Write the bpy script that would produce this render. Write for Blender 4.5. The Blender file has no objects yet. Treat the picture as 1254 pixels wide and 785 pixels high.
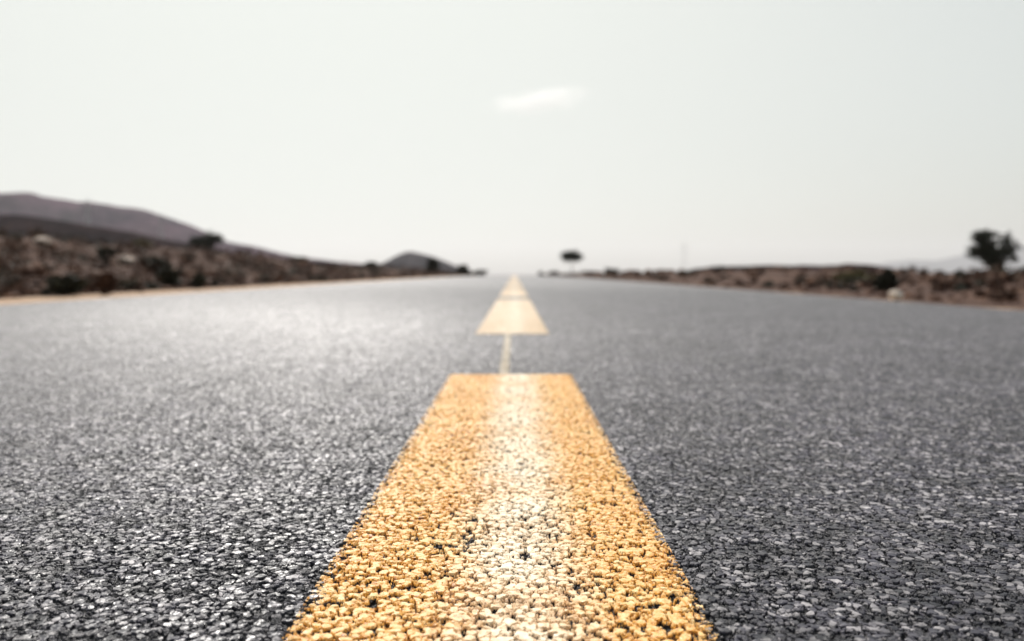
import bpy, math, random
import numpy as np
from mathutils import Vector, noise as mnoise

scene = bpy.context.scene
COL = scene.collection
R = math.radians
random.seed(7)
rng = np.random.default_rng(11)

# ------------------------------------------------------------------ camera
CAM_H = 0.25
cam_d = bpy.data.cameras.new('camera')
cam = bpy.data.objects.new('camera', cam_d)
COL.objects.link(cam)
cam.location = (0, 0, CAM_H)
cam.rotation_euler = (R(90), 0, 0)
cam_d.sensor_width = 36.0
cam_d.lens = 28.7
cam_d.shift_x = -3.0 / 1254
cam_d.shift_y = -58.5 / 1254
cam_d.clip_start = 0.02
cam_d.clip_end = 60000
cam_d.dof.use_dof = True
cam_d.dof.focus_distance = 0.70
cam_d.dof.aperture_fstop = 4.2
scene.camera = cam

# ------------------------------------------------------------------ sky, sun, exposure
SUN_EL, SUN_AZ = 44.0, -15.0          # azimuth from +Y, minus = left
world = bpy.data.worlds.new('World')
scene.world = world
world.use_nodes = True
wn = world.node_tree
wn.nodes.clear()
w_out = wn.nodes.new('ShaderNodeOutputWorld')
w_bg = wn.nodes.new('ShaderNodeBackground')
w_sky = wn.nodes.new('ShaderNodeTexSky')
w_hs = wn.nodes.new('ShaderNodeHueSaturation')
w_sky.sky_type = 'NISHITA'
w_sky.sun_disc = False
w_sky.sun_elevation = R(SUN_EL)
w_sky.sun_rotation = R(SUN_AZ)
w_sky.air_density = 1.0
w_sky.dust_density = 4.0
w_sky.ozone_density = 1.0
w_hs.inputs['Saturation'].default_value = 0.45
w_bg.inputs['Strength'].default_value = 0.09
wn.links.new(w_sky.outputs[0], w_hs.inputs['Color'])
# thick desert haze: the bright half of the sky saturates softly, L * (1 - exp(-k * sky)) per channel
w_sep = wn.nodes.new('ShaderNodeSeparateColor'); w_com = wn.nodes.new('ShaderNodeCombineColor')
wn.links.new(w_hs.outputs[0], w_sep.inputs[0])
for _i, _L in enumerate((9.58, 9.95, 9.42)):
    _m = wn.nodes.new('ShaderNodeMath'); _m.operation = 'MULTIPLY'; _m.inputs[1].default_value = -0.31
    _e = wn.nodes.new('ShaderNodeMath'); _e.operation = 'EXPONENT'
    _s = wn.nodes.new('ShaderNodeMath'); _s.operation = 'MULTIPLY_ADD'; _s.inputs[1].default_value = -_L; _s.inputs[2].default_value = _L
    wn.links.new(w_sep.outputs[_i], _m.inputs[0]); wn.links.new(_m.outputs[0], _e.inputs[0])
    wn.links.new(_e.outputs[0], _s.inputs[0]); wn.links.new(_s.outputs[0], w_com.inputs[_i])
wn.links.new(w_com.outputs[0], w_bg.inputs['Color'])
wn.links.new(w_bg.outputs[0], w_out.inputs['Surface'])

sun_d = bpy.data.lights.new('sun', 'SUN')
sun_d.energy = 4.7
sun_d.angle = R(0.5)
sun_d.color = (1.0, 0.955, 0.90)
sun = bpy.data.objects.new('sun', sun_d)
COL.objects.link(sun)
_dir = Vector((math.sin(R(SUN_AZ)) * math.cos(R(SUN_EL)), math.cos(R(SUN_AZ)) * math.cos(R(SUN_EL)), math.sin(R(SUN_EL))))
sun.rotation_euler = _dir.to_track_quat('Z', 'Y').to_euler()
sun.location = (0, 0, 50)

scene.view_settings.view_transform = 'Standard'
scene.view_settings.look = 'None'
scene.view_settings.gamma = 1
scene.view_settings.use_curve_mapping = False
scene.view_settings.exposure = 0.0
scene.render.engine = 'CYCLES'
scene.cycles.feature_set = 'EXPERIMENTAL'
scene.cycles.dicing_rate = 0.75
scene.cycles.offscreen_dicing_scale = 6.0
scene.cycles.use_denoising = True
scene.cycles.max_bounces = 8
scene.cycles.volume_bounces = 1
scene.cycles.sample_clamp_indirect = 6

# ------------------------------------------------------------------ helpers
def px(x, y, d):
    """photo pixel at distance d (m) -> world point"""
    return Vector(((x - 630) / 1000 * d, d, CAM_H + (334 - y) / 1000 * d))

def tag(o, label=None, cat=None, group=None, kind=None):
    if label: o['label'] = label
    if cat: o['category'] = cat
    if group: o['group'] = group
    if kind: o['kind'] = kind
    return o

def empty(name, loc=(0, 0, 0), rz=0):
    o = bpy.data.objects.new(name, None)
    COL.objects.link(o)
    o.location = loc
    o.rotation_euler = (0, 0, rz)
    o.empty_display_size = 0.1
    return o

def link_mesh(name, me, mat, parent=None, smooth=False):
    o = bpy.data.objects.new(name, me)
    COL.objects.link(o)
    if mat: me.materials.append(mat)
    if parent: o.parent = parent
    if smooth:
        me.polygons.foreach_set('use_smooth', np.ones(len(me.polygons), dtype=bool))
    return o

def np_mesh(name, verts, faces):
    """verts (n,3), faces (m,k) all of the same size"""
    verts = np.asarray(verts, dtype=np.float32); faces = np.asarray(faces, dtype=np.int32)
    me = bpy.data.meshes.new(name)
    k = faces.shape[1]
    me.vertices.add(len(verts)); me.vertices.foreach_set('co', verts.ravel())
    me.loops.add(faces.size); me.loops.foreach_set('vertex_index', faces.ravel())
    me.polygons.add(len(faces))
    me.polygons.foreach_set('loop_start', np.arange(0, faces.size, k, dtype=np.int32))
    me.update(calc_edges=True)
    me.validate()
    return me

def grid_mesh(name, xs, ys, zf):
    X, Y = np.meshgrid(xs, ys)
    Z = zf(X, Y)
    V = np.stack([X.ravel(), Y.ravel(), Z.ravel()], 1)
    ny, nx = X.shape
    i = np.arange(ny - 1)[:, None] * nx + np.arange(nx - 1)[None, :]
    F = np.stack([i, i + 1, i + 1 + nx, i + nx], -1).reshape(-1, 4)
    return np_mesh(name, V, F)

# value noise on numpy arrays
_perm = rng.random((256, 256))
def vnoise(x, y):
    xi = np.floor(x).astype(int); yi = np.floor(y).astype(int)
    fx = x - xi; fy = y - yi
    fx = fx * fx * (3 - 2 * fx); fy = fy * fy * (3 - 2 * fy)
    a = _perm[xi % 256, yi % 256]; b = _perm[(xi + 1) % 256, yi % 256]
    c = _perm[xi % 256, (yi + 1) % 256]; d = _perm[(xi + 1) % 256, (yi + 1) % 256]
    return (a * (1 - fx) + b * fx) * (1 - fy) + (c * (1 - fx) + d * fx) * fy - 0.5
def fbm(x, y, o=4, g=0.5):
    s = 0; a = 1.0
    for k in range(o):
        s = s + a * vnoise(x * 2 ** k + 17.3 * k, y * 2 ** k + 5.1 * k); a *= g
    return s
def sstep(a, b, x):
    t = np.clip((x - a) / (b - a), 0, 1); return t * t * (3 - 2 * t)

# ------------------------------------------------------------------ materials
def new_mat(name):
    m = bpy.data.materials.new(name); m.use_nodes = True
    nt = m.node_tree; nt.nodes.clear()
    out = nt.nodes.new('ShaderNodeOutputMaterial')
    b = nt.nodes.new('ShaderNodeBsdfPrincipled')
    nt.links.new(b.outputs[0], out.inputs['Surface'])
    return m, nt, b, out

def ramp(nt, fac, stops):
    r = nt.nodes.new('ShaderNodeValToRGB')
    el = r.color_ramp.elements
    while len(el) < len(stops): el.new(0.5)
    for e, (p, c) in zip(el, stops):
        e.position = p; e.color = (*c, 1)
    nt.links.new(fac, r.inputs[0])
    return r.outputs[0]

def noise_tex(nt, vec, scale, detail=4, rough=0.6):
    n = nt.nodes.new('ShaderNodeTexNoise')
    n.inputs['Scale'].default_value = scale; n.inputs['Detail'].default_value = detail
    n.inputs['Roughness'].default_value = rough
    if vec: nt.links.new(vec, n.inputs['Vector'])
    return n.outputs['Fac']

def math_n(nt, op, a, b=None, c=None, clamp=False):
    n = nt.nodes.new('ShaderNodeMath'); n.operation = op; n.use_clamp = clamp
    for i, v in enumerate((a, b, c)):
        if v is None: continue
        if isinstance(v, (int, float)): n.inputs[i].default_value = v
        else: nt.links.new(v, n.inputs[i])
    return n.outputs[0]

def mix_c(nt, fac, a, b, mode='MIX'):
    n = nt.nodes.new('ShaderNodeMix'); n.data_type = 'RGBA'; n.blend_type = mode
    for sock, v in ((n.inputs['Factor'], fac), (n.inputs['A'], a), (n.inputs['B'], b)):
        if isinstance(v, (int, float)): sock.default_value = v
        elif isinstance(v, tuple): sock.default_value = (*v, 1)
        else: nt.links.new(v, sock)
    return n.outputs['Result']

def rng_map(nt, v, a, b, c=0.0, d=1.0, smooth=True):
    n = nt.nodes.new('ShaderNodeMapRange')
    if smooth: n.interpolation_type = 'SMOOTHSTEP'
    nt.links.new(v, n.inputs['Value'])
    for k, q in zip(('From Min', 'From Max', 'To Min', 'To Max'), (a, b, c, d)): n.inputs[k].default_value = q
    return n.outputs['Result']

def xy_pos(nt):
    g = nt.nodes.new('ShaderNodeNewGeometry')
    s = nt.nodes.new('ShaderNodeSeparateXYZ'); nt.links.new(g.outputs['Position'], s.inputs[0])
    c = nt.nodes.new('ShaderNodeCombineXYZ')
    nt.links.new(s.outputs[0], c.inputs[0]); nt.links.new(s.outputs[1], c.inputs[1])
    return c.outputs[0], s.outputs[0], s.outputs[1]

def make_asphalt_group():
    """stone relief of rolled asphalt from plan position: Height 0..1, Stone random colour, Top mask"""
    g = bpy.data.node_groups.new('asphalt_relief', 'ShaderNodeTree')
    for n in ('Height', 'Rand', 'Top', 'Y', 'X'):
        g.interface.new_socket(n, in_out='OUTPUT', socket_type='NodeSocketFloat')
    o = g.nodes.new('NodeGroupOutput')
    P, sx, sy = xy_pos(g)
    # warp so that stones are angular and uneven
    nz = g.nodes.new('ShaderNodeTexNoise'); nz.inputs['Scale'].default_value = 95; nz.inputs['Detail'].default_value = 2
    g.links.new(P, nz.inputs['Vector'])
    sub = g.nodes.new('ShaderNodeVectorMath'); sub.operation = 'SUBTRACT'; g.links.new(nz.outputs['Color'], sub.inputs[0]); sub.inputs[1].default_value = (.5, .5, .5)
    scl = g.nodes.new('ShaderNodeVectorMath'); scl.operation = 'MULTIPLY'; g.links.new(sub.outputs[0], scl.inputs[0]); scl.inputs[1].default_value = (.014, .014, 0)
    add = g.nodes.new('ShaderNodeVectorMath'); add.operation = 'ADD'; g.links.new(P, add.inputs[0]); g.links.new(scl.outputs[0], add.inputs[1])
    def stones(scale, off):
        v = g.nodes.new('ShaderNodeTexVoronoi'); v.voronoi_dimensions = '2D'; v.inputs['Scale'].default_value = scale
        a = g.nodes.new('ShaderNodeVectorMath'); a.operation = 'ADD'; g.links.new(add.outputs[0], a.inputs[0]); a.inputs[1].default_value = (off, off * 1.7, 0)
        g.links.new(a.outputs[0], v.inputs['Vector'])
        sc = g.nodes.new('ShaderNodeSeparateColor'); g.links.new(v.outputs['Color'], sc.inputs[0])
        # rounded top, steep side
        dome = rng_map(g, v.outputs['Distance'], 0.54, 0.30, 0, 1)
        h = math_n(g, 'MULTIPLY', dome, math_n(g, 'MULTIPLY_ADD', sc.outputs[0], 0.55, 0.45))
        return h, sc.outputs[1], sc.outputs[2]
    h1, r1, t1 = stones(122, 0)
    h2, r2, t2 = stones(245, 3.3)
    h2s = math_n(g, 'MULTIPLY', h2, 0.62)
    mx = math_n(g, 'MAXIMUM', h1, h2s)
    big = math_n(g, 'GREATER_THAN', h1, h2s)
    rr = math_n(g, 'ADD', math_n(g, 'MULTIPLY', big, r1), math_n(g, 'MULTIPLY', math_n(g, 'SUBTRACT', 1.0, big), r2))
    fine = noise_tex(g, P, 210, 4, 0.7)
    med = noise_tex(g, P, 38, 3, 0.6)
    broad = noise_tex(g, P, 7, 2, 0.5)
    H = math_n(g, 'ADD', math_n(g, 'MULTIPLY', mx, 1.05), math_n(g, 'MULTIPLY', math_n(g, 'SUBTRACT', fine, 0.5), 1.25))
    H = math_n(g, 'ADD', H, math_n(g, 'MULTIPLY', math_n(g, 'SUBTRACT', med, 0.5), 0.95))
    H = math_n(g, 'ADD', H, math_n(g, 'MULTIPLY', math_n(g, 'SUBTRACT', broad, 0.5), 0.35))
    sm = g.nodes.new('ShaderNodeMath'); sm.operation = 'SMOOTH_MIN'; g.links.new(H, sm.inputs[0])
    # the roller and the traffic have flattened the highest stones
    g.links.new(math_n(g, 'MULTIPLY_ADD', noise_tex(g, P, 120, 2, .5), .45, .40), sm.inputs[1]); sm.inputs[2].default_value = 0.16
    H = sm.outputs[0]
    g.links.new(H, o.inputs['Height']); g.links.new(rr, o.inputs['Rand'])
    g.links.new(rng_map(g, H, 0.25, 0.58), o.inputs['Top'])
    g.links.new(sy, o.inputs['Y']); g.links.new(sx, o.inputs['X'])
    return g
ASPH = make_asphalt_group()
RELIEF = 0.0054

def relief_nodes(nt):
    gn = nt.nodes.new('ShaderNodeGroup'); gn.node_tree = ASPH
    return gn

def asphalt_mat():
    m, nt, b, out = new_mat('asphalt')
    g = relief_nodes(nt)
    P, sx, sy = xy_pos(nt)
    stone = ramp(nt, g.outputs['Rand'], [(0, (.008, .007, .018)), (.40, (.022, .019, .038)), (.66, (.075, .068, .088)), (.92, (.43, .40, .41))])
    worn = noise_tex(nt, P, 1.3, 4, 0.6)
    stone = mix_c(nt, math_n(nt, 'MULTIPLY', worn, 0.22), stone, (.11, .103, .115))
    patch = math_n(nt, 'MULTIPLY', rng_map(nt, noise_tex(nt, P, 24, 4, .65), .36, .64, .45, 1.25), rng_map(nt, noise_tex(nt, P, 2.6, 4, .6), .35, .65, .72, 1.12))
    vs = nt.nodes.new('ShaderNodeVectorMath'); vs.operation = 'SCALE'; nt.links.new(stone, vs.inputs[0]); nt.links.new(patch, vs.inputs['Scale'])
    c = mix_c(nt, g.outputs['Top'], (.0025, .0025, .006), vs.outputs[0])
    nt.links.new(c, b.inputs['Base Color'])
    b.inputs['Roughness'].default_value = 0.42
    rr = math_n(nt, 'MULTIPLY_ADD', noise_tex(nt, P, 300, 2), 0.36, 0.21)
    rr = math_n(nt, 'MULTIPLY', rr, rng_map(nt, g.outputs['Y'], 3.0, 20.0, 1.0, 1.2))   # roughness rises farther along
    nt.links.new(rr, b.inputs['Roughness'])
    b.inputs['Specular IOR Level'].default_value = 0.4
    d = nt.nodes.new('ShaderNodeDisplacement')
    d.inputs['Midlevel'].default_value = 0.0; d.inputs['Scale'].default_value = 1.0
    fade = rng_map(nt, g.outputs['Y'], 3.0, 22.0, 1.0, 0.35)
    h = math_n(nt, 'MULTIPLY', math_n(nt, 'MULTIPLY', math_n(nt, 'SUBTRACT', g.outputs['Height'], 0.5), RELIEF), fade)
    nt.links.new(h, d.inputs['Height'])
    nt.links.new(d.outputs[0], out.inputs['Displacement'])
    m.displacement_method = 'BOTH'
    return m

def paint_mat(name, deep, mid, pale, half, thick=0.0006, pits=0.1, glare=.95, glare_tone=(.93, .81, .62)):
    """road paint that follows the stone relief, sinks under the asphalt at ragged edges and worn pits"""
    m, nt, b, out = new_mat(name)
    g = relief_nodes(nt)
    P, sx, sy = xy_pos(nt)
    tc = nt.nodes.new('ShaderNodeTexCoord')
    so = nt.nodes.new('ShaderNodeSeparateXYZ'); nt.links.new(tc.outputs['Object'], so.inputs[0])
    n1 = noise_tex(nt, P, 130, 5, 0.75)
    n2 = noise_tex(nt, P, 9, 3, 0.6)
    fac = math_n(nt, 'ADD', math_n(nt, 'MULTIPLY', g.outputs['Height'], 0.40), math_n(nt, 'MULTIPLY_ADD', n1, 1.5, -0.34))
    fac = math_n(nt, 'ADD', fac, math_n(nt, 'MULTIPLY', math_n(nt, 'SUBTRACT', n2, .5), 0.35))
    c = ramp(nt, fac, [(.29, (.015, .008, .005)), (.42, deep), (.57, mid), (.87, pale)])
    # sun glare painted as a pale band along the middle of the line
    glare_x = math_n(nt, 'ABSOLUTE', math_n(nt, 'SUBTRACT', math_n(nt, 'ADD', so.outputs[0], math_n(nt, 'MULTIPLY', math_n(nt, 'SUBTRACT', noise_tex(nt, P, 22, 6, .8), .5), .07)), 0.012))
    c = mix_c(nt, math_n(nt, 'MULTIPLY', rng_map(nt, glare_x, .078, .006, 0, glare), math_n(nt, 'MULTIPLY', math_n(nt, 'MULTIPLY_ADD', n1, .5, .72, clamp=True), rng_map(nt, n2, .36, .56, .62, 1.0))), c, mix_c(nt, math_n(nt, 'MULTIPLY_ADD', fac, 1.0, .25, clamp=True), mid, glare_tone))
    nt.links.new(c, b.inputs['Base Color'])
    nt.links.new(math_n(nt, 'MULTIPLY_ADD', n1, 0.25, 0.24), b.inputs['Roughness'])
    b.inputs['Specular IOR Level'].default_value = 0.5
    ax = math_n(nt, 'ABSOLUTE', so.outputs[0])
    edge = math_n(nt, 'ADD', ax, math_n(nt, 'MULTIPLY', math_n(nt, 'SUBTRACT', noise_tex(nt, P, 85, 5, .8), .5), 0.065))
    ins = rng_map(nt, edge, half + 0.001, half - 0.001, -1.0, 1.0)
    lift = math_n(nt, 'MULTIPLY', ins, thick)
    pit = math_n(nt, 'MULTIPLY', rng_map(nt, math_n(nt, 'SUBTRACT', g.outputs['Height'], math_n(nt, 'MULTIPLY', n2, 0.30)), pits - .05, pits + .03, -5.0 * thick, 0.0), 1.0)
    hh = math_n(nt, 'MULTIPLY', math_n(nt, 'SUBTRACT', g.outputs['Height'], 0.5), RELIEF * 0.68)
    fade = rng_map(nt, g.outputs['Y'], 3.0, 22.0, 1.0, 0.35)
    grit = math_n(nt, 'MULTIPLY', math_n(nt, 'SUBTRACT', n1, .5), 0.0016 if thick > .00055 else 0.0)
    h = math_n(nt, 'ADD', math_n(nt, 'MULTIPLY', math_n(nt, 'ADD', hh, grit), fade), math_n(nt, 'ADD', lift, pit))
    d = nt.nodes.new('ShaderNodeDisplacement')
    d.inputs['Midlevel'].default_value = 0.0; d.inputs['Scale'].default_value = 1.0
    nt.links.new(h, d.inputs['Height']); nt.links.new(d.outputs[0], out.inputs['Displacement'])
    m.displacement_method = 'BOTH'
    return m

def ground_mat():
    m, nt, b, out = new_mat('desert_ground')
    P, sx, sy = xy_pos(nt)
    n1 = noise_tex(nt, P, 2.2, 6, 0.7); n2 = noise_tex(nt, P, 0.25, 4, 0.6); n3 = noise_tex(nt, P, 30, 4, .7)
    f = math_n(nt, 'ADD', math_n(nt, 'MULTIPLY', n1, .55), math_n(nt, 'MULTIPLY', n3, .45))
    c = ramp(nt, f, [(.3, (.024, .013, .011)), (.48, (.070, .038, .029)), (.66, (.25, .145, .095))])
    c = mix_c(nt, rng_map(nt, n2, .45, .65, 0, .5), c, (.06, .036, .03))
    # sandy verge next to the asphalt
    wob = math_n(nt, 'MULTIPLY', math_n(nt, 'SUBTRACT', noise_tex(nt, P, 1.1, 4), .5), .9)
    dl = math_n(nt, 'ADD', sx, wob)
    mask = rng_map(nt, dl, -5.15, -5.0, 0, 1)
    maskr = rng_map(nt, dl, 3.60, 3.40, 0, 1)
    mask = math_n(nt, 'MULTIPLY', mask, maskr)
    sand = ramp(nt, f, [(.3, (.33, .21, .14)), (.6, (.58, .42, .30))])
    c = mix_c(nt, mask, c, sand)
    nt.links.new(c, b.inputs['Base Color'])
    b.inputs['Roughness'].default_value = 0.95; b.inputs['Specular IOR Level'].default_value = 0.15
    bp = nt.nodes.new('ShaderNodeBump'); bp.inputs['Strength'].default_value = .9; bp.inputs['Distance'].default_value = .06
    nt.links.new(f, bp.inputs['Height']); nt.links.new(bp.outputs[0], b.inputs['Normal'])
    return m

def hill_mat(name, dark, light, scale=0.02, bump=6.0):
    m, nt, b, out = new_mat(name)
    tc = nt.nodes.new('ShaderNodeNewGeometry')
    n1 = noise_tex(nt, tc.outputs['Position'], scale, 8, 0.68)
    n2 = noise_tex(nt, tc.outputs['Position'], scale * 9, 5, 0.7)
    f = math_n(nt, 'ADD', math_n(nt, 'MULTIPLY', n1, .6), math_n(nt, 'MULTIPLY', n2, .4))
    c = ramp(nt, f, [(.42, dark), (.58, light)])
    nt.links.new(c, b.inputs['Base Color'])
    b.inputs['Roughness'].default_value = 1.0; b.inputs['Specular IOR Level'].default_value = 0.0
    bp = nt.nodes.new('ShaderNodeBump'); bp.inputs['Strength'].default_value = .8; bp.inputs['Distance'].default_value = bump
    nt.links.new(f, bp.inputs['Height']); nt.links.new(bp.outputs[0], b.inputs['Normal'])
    return m

def leaf_mat(name, a, b_):
    m, nt, b, out = new_mat(name)
    g = nt.nodes.new('ShaderNodeNewGeometry')
    c = mix_c(nt, g.outputs['Random Per Island'], a, b_)
    nt.links.new(c, b.inputs['Base Color'])
    b.inputs['Roughness'].default_value = 0.7; b.inputs['Specular IOR Level'].default_value = 0.25
    return m

def simple_mat(name, a, b_, scale=5, rough=.85, spec=.3, bump=0.0):
    m, nt, b, out = new_mat(name)
    tc = nt.nodes.new('ShaderNodeTexCoord')
    f = noise_tex(nt, tc.outputs['Object'], scale, 5, .65)
    c = ramp(nt, f, [(.35, a), (.65, b_)])
    nt.links.new(c, b.inputs['Base Color'])
    b.inputs['Roughness'].default_value = rough; b.inputs['Specular IOR Level'].default_value = spec
    if bump:
        bp = nt.nodes.new('ShaderNodeBump'); bp.inputs['Strength'].default_value = .8; bp.inputs['Distance'].default_value = bump
        nt.links.new(f, bp.inputs['Height']); nt.links.new(bp.outputs[0], b.inputs['Normal'])
    return m

M_ASPH = asphalt_mat()
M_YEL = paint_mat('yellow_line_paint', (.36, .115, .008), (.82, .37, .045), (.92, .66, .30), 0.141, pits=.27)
M_YEL_GLARE = paint_mat('glare_yellow_line_paint', (.42, .24, .10), (.62, .41, .21), (.72, .57, .38), 0.1445, pits=.02, glare=.7, glare_tone=(.76, .63, .46))  # paler copy of the yellow paint, distant glare put into its colour
M_GUIDE = paint_mat('cream_guide_paint', (.25, .17, .09), (.46, .37, .25), (.62, .53, .4), 0.005, thick=0.0005, pits=.26, glare=0.0)
M_GROUND = ground_mat()
M_HILL = hill_mat('distant_hill_rock', (.020, .012, .024), (.115, .066, .088), 0.005, 18)
M_FOOT = hill_mat('foothill_rock', (.010, .006, .007), (.032, .018, .018), 0.03, 2.0)
M_CONE = hill_mat('dark_hill_rock', (.020, .018, .024), (.06, .05, .055), 0.012, 5)
M_FAR = hill_mat('far_mountain_rock', (.08, .085, .095), (.14, .14, .15), 0.001, 60)
M_LEAF = leaf_mat('acacia_leaf', (.026, .029, .020), (.055, .058, .036))
M_SCRUB = leaf_mat('dry_scrub_leaf', (.032, .014, .009), (.13, .064, .036))
M_OLIVE = leaf_mat('olive_shrub_leaf', (.075, .065, .022), (.17, .135, .05))
M_DARKSH = leaf_mat('dark_shrub_leaf', (.02, .02, .013), (.05, .045, .025))
M_BARK = simple_mat('grey_brown_bark', (.05, .038, .03), (.12, .095, .075), 12, .9, .2, .01)
M_ROCK = simple_mat('brown_rock', (.045, .023, .018), (.22, .125, .085), 3, .95, .2, .02)
M_PALE = simple_mat('pale_rock', (.40, .31, .25), (.66, .55, .47), 3, .9, .25, .02)
M_STEEL = simple_mat('galvanised_steel', (.20, .21, .22), (.32, .33, .34), 1, .55, .5)

# ------------------------------------------------------------------ terrain shape
RL, RR = -4.0, 3.35          # asphalt edges
def base_z(Y):
    u = np.clip(Y - 30, 0, None)
    k = 2.1e-5
    q = np.minimum(u, 640)
    z = -k * q ** 2 - 0.02 * np.clip(u - 640, 0, 1200)
    return z
def road_z(X, Y):
    return base_z(Y) + 0 * X
def ground_z(X, Y):
    z = base_z(Y) - 0.010
    n = fbm(X * 0.35, Y * 0.35, 5, 0.55)
    nb = fbm(X * 0.06 + 9, Y * 0.06, 4)
    # left bank
    L = -X
    bank = sstep(4.9, 13.5, L) * (0.90 + 0.45 * nb) * (1 - .3 * sstep(22, 60, Y)) + np.clip(L - 14, 0, 120) * 0.028
    keep = 1 - 0.72 * sstep(85, 190, Y)
    z = z + np.where(X < 0, bank * keep, 0)
    # right: a low lip, then the land falls away
    lip = sstep(3.6, 6.5, X) * (0.12 + 0.10 * nb) - sstep(9, 60, X) * 1.6 * sstep(0, 30, X) * (1 - sstep(60, 150, Y) * .6)
    z = z + np.where(X > 0, lip, 0)
    off = np.maximum(sstep(4.8, 7, L), sstep(3.7, 6, X))
    z = z + off * n * 0.28 * (1 - .7 * sstep(100, 300, Y))
    # under the road: well below it
    under = (X > RL + .1) & (X < RR - .1)
    z = np.where(under, base_z(Y) - 0.18, z)
    return z

def geo(a, b, n):
    return a * (b / a) ** np.linspace(0, 1, n)

# road: one sheet with 12 cm kerbless edge
ys = np.concatenate([np.arange(-4, 8, 0.5), geo(8, 900, 90)])
xs = np.concatenate([np.linspace(RL, RR, 16)])
xs = np.sort(np.concatenate([xs]))
me = grid_mesh('road', xs, ys, road_z)
road = tag(link_mesh('road', me, M_ASPH), kind='structure', label='dark grey asphalt road')
def adaptive(o):
    md = o.modifiers.new('relief', 'SUBSURF'); md.subdivision_type = 'SIMPLE'
    md.levels = 0; md.render_levels = 1
    o.cycles.use_adaptive_subdivision = True
adaptive(road)

# ground
xs = np.concatenate([-geo(4.6, 12000, 190)[::-1], np.linspace(-4.5, -3.7, 9), np.linspace(-3.5, 3.0, 4), np.linspace(3.1, 4.0, 9), geo(4.1, 12000, 190)])
ys = np.concatenate([np.linspace(-60, 2, 40), geo(2.3, 14000, 330)])
me = grid_mesh('ground', xs, ys, ground_z)
ground = tag(link_mesh('ground', me, M_GROUND, smooth=True), kind='structure')

# ------------------------------------------------------------------ road markings
LX = -0.009
def marking(name, x0, y0, y1, half, mat, label, cat, group, zoff=0.0):
    n = max(2, int((y1 - y0) / 0.25) + 1)
    if y0 > 20: n = 3
    yy = np.linspace(y0, y1, n) - y0
    xx = np.linspace(-half - .008, half + .008, 3)
    m = grid_mesh(name, xx, yy, lambda X, Y: base_z(Y + y0) - float(base_z(np.array(y0))) + 0 * X)
    o = link_mesh(name, m, mat)
    o.location = (x0, y0, float(base_z(np.array(y0))) + zoff)
    adaptive(o)
    return tag(o, label, cat, group)
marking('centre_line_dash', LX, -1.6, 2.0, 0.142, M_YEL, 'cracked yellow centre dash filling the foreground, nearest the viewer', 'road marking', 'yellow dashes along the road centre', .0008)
marking('centre_line_dash', LX, 3.33, 7.65, 0.1445, M_YEL_GLARE, 'glare-paled yellow dash just beyond the thin guide line, second from the viewer', 'road marking', 'yellow dashes along the road centre', .0008)
marking('centre_line_dash', LX, 8.45, 13.2, 0.1445, M_YEL_GLARE, 'third yellow dash from the viewer, past the narrow dark gap', 'road marking', 'yellow dashes along the road centre', .0008)
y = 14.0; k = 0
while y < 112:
    marking('centre_line_dash', LX, y, y + 4.6, 0.1445, M_YEL_GLARE, 'far yellow dash merging into one strip towards the road crest', 'road marking', 'yellow dashes along the road centre', .0008 + min(y, 100) * 2e-5)
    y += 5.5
marking('guide_line', -0.026, 1.99, 3.34, 0.005, M_GUIDE, 'thin cream guide line joining the two nearest yellow dashes', 'guide line', None, .0008)

# ------------------------------------------------------------------ hills
def ridge(name, d, pts, mat, depth, kind='structure', amp=0.12, extra=0.0, nx=220, ny=46, foot=-30):
    """a hill whose skyline, seen from the road, follows pts; falls away on both sides"""
    P = np.array(pts, float)
    X = (P[:, 0] - 630) / 1000 * d; H = CAM_H + (334 - P[:, 1]) / 1000 * d
    xs = np.linspace(X[0], X[-1], nx)
    h = np.interp(xs, X, H)
    ker = np.hanning(7); ker /= ker.sum(); h = np.convolve(np.pad(h, 3, mode='edge'), ker, 'valid')
    t = np.linspace(-1, 1, ny)
    XX, T = np.meshgrid(xs, t)
    prof = np.clip(1 - np.abs(T) ** 1.25, 0, 1)
    HH = np.broadcast_to(h, XX.shape)
    gul = fbm(XX / depth * 5 + 3, T * 2.2, 5, .55)
    Z = foot + (HH - foot) * prof * (1 + amp * gul * (1 - prof ** 3) * 2.2) + extra * fbm(XX / depth * 14, T * 8, 3)
    YY = d + T * depth + fbm(XX / depth * 1.5, T * 0 + 2, 3) * depth * .15
    V = np.stack([XX.ravel(), YY.ravel(), Z.ravel()], 1)
    i = np.arange(ny - 1)[:, None] * nx + np.arange(nx - 1)[None, :]
    F = np.stack([i, i + 1, i + 1 + nx, i + nx], -1).reshape(-1, 4)
    o = link_mesh(name, np_mesh(name, V, F), mat, smooth=True)
    return tag(o, kind=kind)

ridge('hill', 1600, [(-900, 330), (-700, 290), (-450, 250), (-250, 238), (-100, 233), (0, 236), (50, 240), (100, 246), (140, 252), (162, 252), (200, 265), (232, 277), (262, 293), (290, 299), (312, 301), (345, 311), (400, 319), (450, 324), (520, 340)], M_HILL, 420, amp=.35, extra=2.0)
ridge('foothill', 420, [(-900, 290), (-500, 255), (-200, 250), (-60, 258), (0, 261), (60, 268), (120, 277), (180, 289), (250, 303), (320, 315), (400, 321), (450, 326), (520, 333), (560, 340)], M_FOOT, 130, amp=.35, extra=.8, foot=-6)
ridge('hill', 1100, [(440, 336), (462, 324), (476, 318), (488, 311), (500, 307), (512, 309), (530, 314), (548, 321), (565, 328), (590, 338)], M_CONE, 130, amp=.2, extra=.5, nx=90)
ridge('low_ridge', 260, [(800, 345), (835, 337), (852, 329), (875, 326), (940, 325), (1010, 325), (1040, 323), (1075, 324), (1098, 328), (1118, 336), (1150, 343)], M_FOOT, 45, amp=.25, extra=.25, foot=-4, nx=160)
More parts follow.
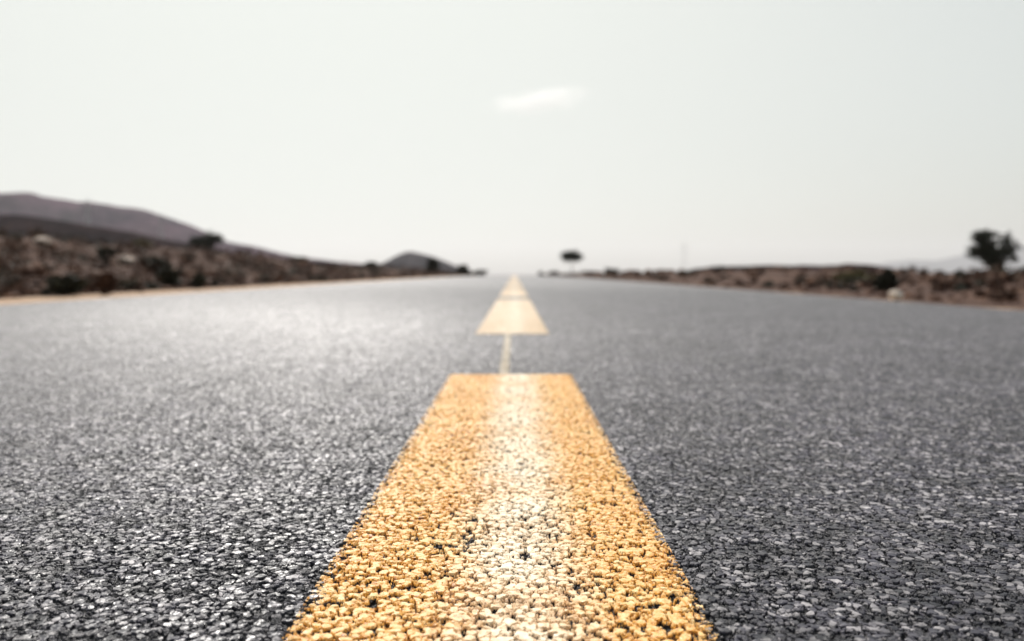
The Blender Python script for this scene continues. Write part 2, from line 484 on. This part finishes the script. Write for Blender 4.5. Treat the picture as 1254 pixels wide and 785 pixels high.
ridge('mountain', 9000, [(1000, 345), (1060, 330), (1094, 320), (1130, 318), (1150, 319), (1175, 314), (1200, 309), (1230, 306), (1254, 300), (1330, 292), (1500, 300), (1700, 330)], M_FAR, 1500, amp=.3, extra=10)

# ------------------------------------------------------------------ plants and rocks
def leaf_quads(centers, size, jitter=1.0):
    n = len(centers)
    a = rng.normal(size=(n, 3)); a /= np.linalg.norm(a, axis=1)[:, None]
    b = np.cross(a, rng.normal(size=(n, 3))); b /= np.linalg.norm(b, axis=1)[:, None]
    s = size * (0.6 + rng.random((n, 1)) * .9 * jitter)
    w = s * .55
    V = np.stack([centers - a * s, centers + b * w, centers + a * s, centers - b * w], 1).reshape(-1, 3)
    F = np.arange(4 * n).reshape(-1, 4)
    return V, F

def tube(pts, radii, seg=7):
    V = []; F = []
    for i, (p, r) in enumerate(zip(pts, radii)):
        p = Vector(p)
        t = (Vector(pts[min(i + 1, len(pts) - 1)]) - Vector(pts[max(i - 1, 0)])).normalized()
        u = t.orthogonal().normalized(); v = t.cross(u)
        for k in range(seg):
            a = 2 * math.pi * k / seg
            V.append(tuple(p + (u * math.cos(a) + v * math.sin(a)) * r))
    for i in range(len(pts) - 1):
        for k in range(seg):
            F.append((i * seg + k, i * seg + (k + 1) % seg, (i + 1) * seg + (k + 1) % seg, (i + 1) * seg + k))
    return V, F

class Acc:
    def __init__(s): s.V = []; s.F = []; s.n = 0
    def add(s, V, F):
        V = np.asarray(V, float); F = np.asarray(F, int)
        s.V.append(V); s.F.append(F + s.n); s.n += len(V)
    def mesh(s, name): return np_mesh(name, np.concatenate(s.V), np.concatenate(s.F))

def limb(acc, a, b, r0, r1, n=6, wob=.08):
    a = Vector(a); b = Vector(b); L = (b - a).length
    pts = []
    for i in range(n + 1):
        t = i / n
        p = a.lerp(b, t)
        if 0 < i < n: p += Vector((random.uniform(-1, 1), random.uniform(-1, 1), random.uniform(-.6, .6))) * L * wob
        pts.append(p)
    acc.add(*tube(pts, [r0 + (r1 - r0) * i / n for i in range(n + 1)]))
    return pts

def lobes_points(lobes, n):
    """points in uneven ellipsoid lobes (cx,cy,cz,rx,ry,rz), clumped"""
    vol = np.array([l[3] * l[4] * l[5] for l in lobes]); vol = vol ** .8; vol /= vol.sum()
    out = []
    for l, f in zip(lobes, vol):
        m = max(20, int(n * f))
        nc = max(8, m // 45)
        d = rng.normal(size=(nc, 3)); d /= np.linalg.norm(d, axis=1)[:, None]
        c = d * (rng.random((nc, 1)) ** .45)
        pts = c[rng.integers(0, nc, m)] + rng.normal(size=(m, 3)) * .24
        out.append(pts * np.array(l[3:6]) + np.array(l[:3]))
    return np.concatenate(out)

def tree(name, loc, lobes, trunk_top, r0, leaf, nleaf, label, cat='tree', stems=None, leafm=None):
    root = tag(empty(name, loc), label, cat)
    acc = Acc()
    stems = stems or [((0, 0, -.15), trunk_top)]
    for s, e in stems:
        limb(acc, s, e, r0, r0 * .6, 7, .04)
    for l in lobes:
        for q in range(3):
            tgt = Vector(l[:3]) + Vector((random.uniform(-.6, .6) * l[3], random.uniform(-.6, .6) * l[4], random.uniform(-.3, .5) * l[5]))
            s, e = random.choice(stems)
            limb(acc, e, tgt, r0 * .5, r0 * .1, 6, .06)
    link_mesh('trunk', acc.mesh('trunk'), M_BARK, root, True)
    V, F = leaf_quads(lobes_points(lobes, nleaf), leaf)
    link_mesh('crown', np_mesh('crown', V, F), leafm or M_LEAF, root)
    return root

def gz(x, y): return float(ground_z(np.array(float(x)), np.array(float(y))))

# big two-lobed tree by the right edge
d = 46.0; s = d / 1000
bx = (1216 - 630) * s
def L(pxx, pyy, rx, ry, base_y=346, cx=1216, ss=None):
    q = ss or s
    return ((pxx - cx) * q, random.uniform(-.2, .2), (base_y - pyy) * q, rx * q, rx * q * .8, ry * q)
zb = CAM_H + (334 - 346) * s
lobes = [L(1199, 307, 13, 8), L(1212, 309, 15, 11), L(1214, 320, 10, 7), L(1218, 328, 6, 6), L(1236, 300, 11, 11), L(1230, 312, 11, 10), L(1198, 289, 12, 6), L(1210, 286, 11, 6), L(1206, 298, 13, 7), L(1243, 318, 4, 4), L(1200, 339, 5, 4), L(1190, 309, 7, 6)]
tree('acacia_tree', (bx, d, zb), lobes, (0.0, 0, .75), .16, .06, 7500, 'dark bushy tree with two raised lobes on the right verge, against pale sky',
     stems=[((.25, 0, -.6), (-.25, 0, 1.05)), ((.30, 0, -.6), (.62, .05, 1.2)), ((.27, 0, -.6), (.15, 0, 1.0))])

# umbrella acacia on the crest
d = 140.0; s = d / 1000
zb = gz((700 - 630) * s, d)
top = CAM_H + (334 - 314) * s - zb
lobes = [(-.7, 0, top - .02, 1.1, 1.2, .8), (.6, 0, top - .12, 1.15, 1.2, .75), (0, 0, top + .25, 1.3, 1.2, .7), (-.2, .3, top - .1, 1.2, 1, .4), (1.2, 0, top - .15, .5, .5, .35), (-1.1, 0, top + .02, .6, .6, .42), (.1, 0, top + .38, 1.0, 1, .35)]
tree('acacia_tree', ((700 - 630) * s, d, zb), lobes, (.1, 0, top - .5), .09, .10, 9000, 'small flat-topped umbrella tree on a thin trunk at the road crest')

# leaning tree on the left slope
d = 95.0; s = d / 1000
zx = (252 - 630) * s; zb = gz(zx, d)
b_y = 334 - (zb - CAM_H) / s
lobes = [L(246, 295, 13, 6, b_y, 252, s), L(260, 291, 11, 6, b_y, 252, s), L(253, 300, 10, 6, b_y, 252, s), L(266, 293, 7, 5, b_y, 252, s), L(239, 298, 7, 4, b_y, 252, s)]
tree('acacia_tree', (zx, d, zb), lobes, (.1, 0, lobes[2][2] - .3), .10, .10, 5000, 'dark spreading tree standing alone below the purple hill on the left')

# individual shrubs
def shrub(pxx, pyy_top, w_px, d, mat, label, n=1600, name='shrub', leaf=.035, sink=0.0):
    s = d / 1000
    x = (pxx - 630) * s; zb = gz(x, d) - sink
    h = max(.25, CAM_H + (334 - pyy_top) * s - zb); w = w_px * s / 2
    root = tag(empty(name, (x, d, zb)), label, 'shrub')
    acc = Acc()
    for q in range(9):
        a = random.uniform(0, 6.28); rr = random.uniform(.3, .9)
        limb(acc, (0, 0, -.05), (math.cos(a) * w * rr, math.sin(a) * w * rr, h * random.uniform(.6, .97)), .014 * max(1, h), .004, 5, .08)
    link_mesh('stem', acc.mesh('stem'), M_BARK, root, True)
    lobes = []
    for q in range(7):
        a = random.uniform(0, 6.28); rr = random.uniform(0, .6)
        lobes.append((math.cos(a) * w * rr, math.sin(a) * w * rr, h * random.uniform(.35, .72), w * random.uniform(.35, .55), w * random.uniform(.35, .55), h * random.uniform(.2, .3)))
    V, F = leaf_quads(lobes_points(lobes, n), leaf * max(1, h))
    link_mesh('foliage', np_mesh('foliage', V, F), mat, root)
    return root

shrub(130, 303, 26, 17, M_DARKSH, 'black rounded shrub on the left bank, left of a pale rock', 2600)
shrub(190, 313, 46, 17, M_DARKSH, 'wide dark shrub on the left bank, just right of a pale rock', 3000)
shrub(205, 327, 34, 13, M_DARKSH, 'low dark shrub in front of the wide dark one on the left bank', 2400)
shrub(172, 292, 34, 30, M_OLIVE, 'olive shrub on the ridge of the left bank above the dark shrubs', 2600)
shrub(75, 345, 50, 9.0, M_DARKSH, 'low dark shrub hugging the sandy left verge, nearest the road', 3000)
shrub(128, 336, 30, 9.5, M_SCRUB, 'reddish brown dry shrub beside the sandy left verge', 2400)
shrub(243, 338, 22, 13, M_DARKSH, 'small black shrub at the sandy verge below the lone left tree', 1800)
shrub(365, 317, 26, 40, M_DARKSH, 'dark shrub on the left bank halfway to the road crest', 1800, leaf=.05)
shrub(455, 320, 24, 62, M_DARKSH, 'round dark shrub left of the small peaked hill', 1800, leaf=.06)
shrub(530, 315, 22, 74, M_DARKSH, 'dark shrub rising in front of the small peaked hill', 1800, leaf=.07)
shrub(566, 323, 22, 82, M_DARKSH, 'tall dark shrub at the far left verge, close to the road crest', 1800, leaf=.07)
shrub(590, 330, 22, 112, M_DARKSH, 'last low dark shrub on the left before the road vanishes', 1500, leaf=.07)
shrub(662, 332, 12, 126, M_DARKSH, 'last small dark shrub on the right before the road vanishes', 1200, leaf=.07)
shrub(679, 331, 16, 118, M_DARKSH, 'low dark shrub below the umbrella tree, left side', 1500, leaf=.07)
shrub(748, 328, 26, 80, M_DARKSH, 'dark mound shaped shrub on the right verge past the umbrella tree', 2200, leaf=.06)
shrub(775, 331, 26, 76, M_SCRUB, 'brown dry shrub right of the dark mound shaped shrub', 1600, leaf=.06)
shrub(722, 331, 24, 95, M_SCRUB, 'brown dry shrub left of the dark mound shaped shrub', 1600, leaf=.06)
shrub(806, 330, 24, 60, M_SCRUB, 'brown dry shrub just left of the low flat ridge', 1600, leaf=.05)
shrub(1046, 331, 56, 14, M_OLIVE, 'yellowish olive shrub on the right verge in front of the low ridge', 3600)
shrub(1083, 350, 34, 9.6, M_DARKSH, 'low black shrub standing in for a shadow on the right verge beside the small pale stone', 2600)  # dark foliage added in place of a black shadow on the verge
shrub(1148, 340, 16, 26, M_DARKSH, 'small dark shrub poking above the right verge, left of the big tree', 1400)

# low scrub ground cover (uncountable)
def scatter_scrub():
    acc_pts = []
    N = 2900
    for i in range(N):
        side = random.random()
        y = 6 * (150 / 6) ** random.random() if side < .8 else random.uniform(20, 150)
        if random.random() < .62:
            x = -(5.2 + random.random() ** 1.5 * (6 + y * .55))
        else:
            x = 4.2 + random.random() ** 1.4 * (4 + y * .5)
        z = gz(x, y)
        h = random.uniform(.08, .34) * (1.0 if x < 0 else .55)
        if abs(x) < 6: h *= .6
        if y > 60: h *= 1.5
        w = h * random.uniform(.7, 1.5)
        m = int(70 if y < 40 else 34)
        p = rng.normal(size=(m, 3)) * .42 * np.array([w, w, h * .8]) + np.array([x, y, z + h * .45])
        acc_pts.append((p, .02 + y * .0006, 0 if random.random() < .75 else 1))
    for kind_, (mat, nm) in enumerate(((M_SCRUB, 'dry_scrub'), (M_DARKSH, 'green_scrub'))):
        Vs = Acc()
        for p, sz, kd in acc_pts:
            if kd == kind_:
                V, F = leaf_quads(p, sz); Vs.add(V, F)
        tag(link_mesh(nm, Vs.mesh(nm), mat), ('brown dry scrub covering both roadside banks' if kind_ == 0 else 'sparse dark scrub tufts scattered over both banks'), 'scrub', kind='stuff')
scatter_scrub()

def rock_arrays(sub_seed, r, flat=.65, nlat=7, nlon=10):
    V = []; F = []
    rs = random.Random(sub_seed); off = Vector((rs.random() * 90, rs.random() * 90, rs.random() * 90))
    for i in range(nlat + 1):
        th = math.pi * i / nlat
        for j in range(nlon):
            ph = 2 * math.pi * j / nlon
            p = Vector((math.sin(th) * math.cos(ph), math.sin(th) * math.sin(ph), math.cos(th)))
            k = 1 + .45 * mnoise.noise(p * 1.3 + off) + .2 * mnoise.noise(p * 3.1 + off)
            V.append((p.x * r * k, p.y * r * k, p.z * r * k * flat))
    for i in range(nlat):
        for j in range(nlon):
            F.append((i * nlon + j, (i + 1) * nlon + j, (i + 1) * nlon + (j + 1) % nlon, i * nlon + (j + 1) % nlon))
    return np.array(V), np.array(F)

def scatter_rocks():
    protos = [rock_arrays(i, 1.0, .5 + .05 * (i % 5), 5, 7) for i in range(14)]
    acc = Acc()
    for i in range(5200):
        y = 5 * (120 / 5) ** random.random()
        if random.random() < .62: x = -(5.1 + random.random() ** 1.6 * (7 + y * .4))
        else: x = 3.8 + random.random() ** 1.5 * (4 + y * .45)
        r = random.choice((.02, .03, .03, .05, .05, .09, .13)) * random.uniform(.7, 1.3) * (1 if y < 30 else 1.6)
        if abs(x) < 5.4: r *= .5
        V, F = protos[i % 14]
        a = random.uniform(0, 6.28); c, s_ = math.cos(a), math.sin(a)
        W = V @ np.array([[c, s_, 0], [-s_, c, 0], [0, 0, 1]]) * r + np.array([x, y, gz(x, y) + r * .2])
        acc.add(W, F)
    tag(link_mesh('rubble', acc.mesh('rubble'), M_ROCK), 'loose brown rubble lying over both roadside banks', 'rubble', kind='stuff')
scatter_rocks()

def boulder(name, pxx, pyy, w_px, d, mat, label, flat=.6, seed=1, on_ground=True, cat='rock'):
    s = d / 1000; r = w_px * s / 2
    x = (pxx - 630) * s
    V, F = rock_arrays(seed, r, flat, 12, 18)
    if on_ground:                       # walk out along the sight line until it meets the bank
        for dd in np.arange(5, 60, .1):
            if gz((pxx - 630) / 1000 * dd, dd) + .02 >= CAM_H + (334 - pyy - 2) * dd / 1000:
                d = dd; break
        s = d / 1000; r = w_px * s / 2; x = (pxx - 630) * s
        V, F = rock_arrays(seed, r, flat, 12, 18)
        print('boulder', pxx, pyy, 'd', d)
    z = max(gz(x, d) + r * flat * .6, CAM_H + (334 - pyy) * s if not on_ground else -99)
    o = link_mesh(name, np_mesh(name, V, F), mat, smooth=True)
    o.location = (x, d, z)
    return tag(o, label, cat)
boulder('boulder', 53, 296, 19, 24, M_PALE, 'pale pinkish boulder standing out on the far left bank', .6, 3)
boulder('boulder', 154, 320, 24, 15, M_PALE, 'pale boulder between two dark shrubs on the left bank', .5, 5)
boulder('boulder', 244, 330, 13, 15, M_PALE, 'small pale rock at the foot of the left bank below the lone tree', .6, 8)
boulder('boulder', 20, 303, 20, 13, M_ROCK, 'brown boulder on the left bank at the photo edge', .6, 11)
boulder('boulder', 8, 318, 22, 11, M_ROCK, 'lower brown boulder under the other one at the left photo edge', .6, 12)
M_SPOT = simple_mat('mottled_cream_stone', (.30, .19, .12), (.95, .90, .80), 16, .7, .4, .004)
boulder('pebble', 1097, 362, 14.5, 7.6, M_SPOT, 'small round cream stone with brown spots at the right road edge', .95, 21, on_ground=False)

# ------------------------------------------------------------------ power pylons
def pylon(pxx, top_y, base_y, d, label, rz=0.3, rm=1.0):
    s = d / 1000; x = (pxx - 630) * s
    zt = CAM_H + (334 - top_y) * s; zb = CAM_H + (334 - base_y) * s
    H = zt - zb; w = H * .11
    root = tag(empty('power_pylon', (x, d, zb), rz), label, 'pylon', 'steel pylons on the horizon')
    def wat(t): return w * (1 - .82 * min(1, t / .72)) if t < .72 else w * .18 * (1 - .5 * (t - .72) / .28)
    for sx_, sy_ in ((-1, -1), (1, -1), (1, 1), (-1, 1)):
        a = Acc(); lv = [0, .2, .4, .58, .72, .86, 1.0]
        pts = [(sx_ * wat(t), sy_ * wat(t), t * H) for t in lv]
        a.add(*tube(pts, [.14 * rm] * len(pts), 4)); link_mesh('leg', a.mesh('leg'), M_STEEL, root)
    a = Acc(); lv = [0, .12, .24, .35, .45, .54, .62, .72, .8, .88, 1.0]
    cs = [(-1, -1), (1, -1), (1, 1), (-1, 1)]
    for t0, t1 in zip(lv, lv[1:]):
        for i in range(4):
            c0, c1 = cs[i], cs[(i + 1) % 4]
            for p, q in ((c0, c1), (c1, c0)):
                a.add(*tube([(p[0] * wat(t0), p[1] * wat(t0), t0 * H), (q[0] * wat(t1), q[1] * wat(t1), t1 * H)], [.07 * rm, .07 * rm], 4))
    link_mesh('lattice_brace', a.mesh('lattice_brace'), M_STEEL, root)
    for t, ln in ((.72, .17), (.82, .2), (.92, .15)):
        a = Acc()
        for sg in (-1, 1):
            for yy in (-1, 1):
                a.add(*tube([(0, yy * wat(t), t * H), (sg * ln * H, 0, (t + .012) * H)], [.1, .08], 4))
                a.add(*tube([(0, yy * wat(t), (t + .045) * H), (sg * ln * H, 0, (t + .012) * H)], [.08, .06], 4))
        ar = link_mesh('cross_arm', a.mesh('cross_arm'), M_STEEL, root)
        for sg in (-1, 1):
            b = Acc(); b.add(*tube([(sg * ln * H, 0, (t + .012) * H), (sg * ln * H, 0, (t - .03) * H)], [.12, .12], 5))
            link_mesh('insulator', b.mesh('insulator'), M_STEEL, ar)
    return root
pylon(107, 244, 292, 900, 'hazy steel pylon before the left hill, nearer the photo edge', rm=1.9)
pylon(197, 262, 305, 1080, 'hazy steel pylon before the left hill, nearer the lone tree', rm=2.0)
pylon(838, 297, 338, 2600, 'faint steel mast against the sky, left of the low flat ridge')

# ------------------------------------------------------------------ cloud
def cloud():
    d = 12000.0
    P = px(660, 124, d)
    acc = Acc()
    V, F = rock_arrays(4, 1.0, 1.0, 20, 30)
    acc.add(V * np.array([900, 480, 230]), F)
    o = link_mesh('cloud', acc.mesh('cloud'), None, smooth=True)
    o.location = P
    o.rotation_euler = (0, R(-7), 0)
    m = bpy.data.materials.new('thin_cloud'); m.use_nodes = True
    nt = m.node_tree; nt.nodes.clear()
    out = nt.nodes.new('ShaderNodeOutputMaterial')
    v = nt.nodes.new('ShaderNodeVolumePrincipled')
    v.inputs['Color'].default_value = (1, 1, 1, 1); v.inputs['Anisotropy'].default_value = .35
    tc = nt.nodes.new('ShaderNodeTexCoord')
    mp = nt.nodes.new('ShaderNodeMapping'); mp.inputs['Scale'].default_value = (1 / 860, 1 / 430, 1 / 200)
    nt.links.new(tc.outputs['Object'], mp.inputs[0])
    ln = nt.nodes.new('ShaderNodeVectorMath'); ln.operation = 'LENGTH'; nt.links.new(mp.outputs[0], ln.inputs[0])
    n = noise_tex(nt, tc.outputs['Object'], .0045, 3, .6)
    f = math_n(nt, 'ADD', math_n(nt, 'MULTIPLY', n, 1.6), math_n(nt, 'MULTIPLY', ln.outputs['Value'], -1.0))
    dn = rng_map(nt, f, -.15, .5, 0, .0022)
    nt.links.new(dn, v.inputs['Density'])
    nt.links.new(v.outputs[0], out.inputs['Volume'])
    o.data.materials.append(m)
    tag(o, 'thin white wisp of cloud alone above the road', 'cloud', kind='structure')
cloud()

# ------------------------------------------------------------------ haze
def haze():
    import bmesh
    bm = bmesh.new(); bmesh.ops.create_cube(bm, size=1)
    me = bpy.data.meshes.new('haze'); bm.to_mesh(me); bm.free()
    x0, x1, y0, y1, z0, z1 = -12500, 12500, -600, 14500, -90, 480
    o = bpy.data.objects.new('haze', me); COL.objects.link(o)
    o.scale = (x1 - x0, y1 - y0, z1 - z0); o.location = ((x0 + x1) / 2, (y0 + y1) / 2, (z0 + z1) / 2)
    m = bpy.data.materials.new('haze'); m.use_nodes = True
    nt = m.node_tree; nt.nodes.clear()
    out = nt.nodes.new('ShaderNodeOutputMaterial'); v = nt.nodes.new('ShaderNodeVolumePrincipled')
    v.inputs['Color'].default_value = (.96, .97, 1, 1); v.inputs['Density'].default_value = 0.85e-4
    v.inputs['Anisotropy'].default_value = .3
    nt.links.new(v.outputs[0], out.inputs['Volume'])
    me.materials.append(m)
    tag(o, kind='stuff', label='pale desert haze over the whole place', cat='haze')
haze()
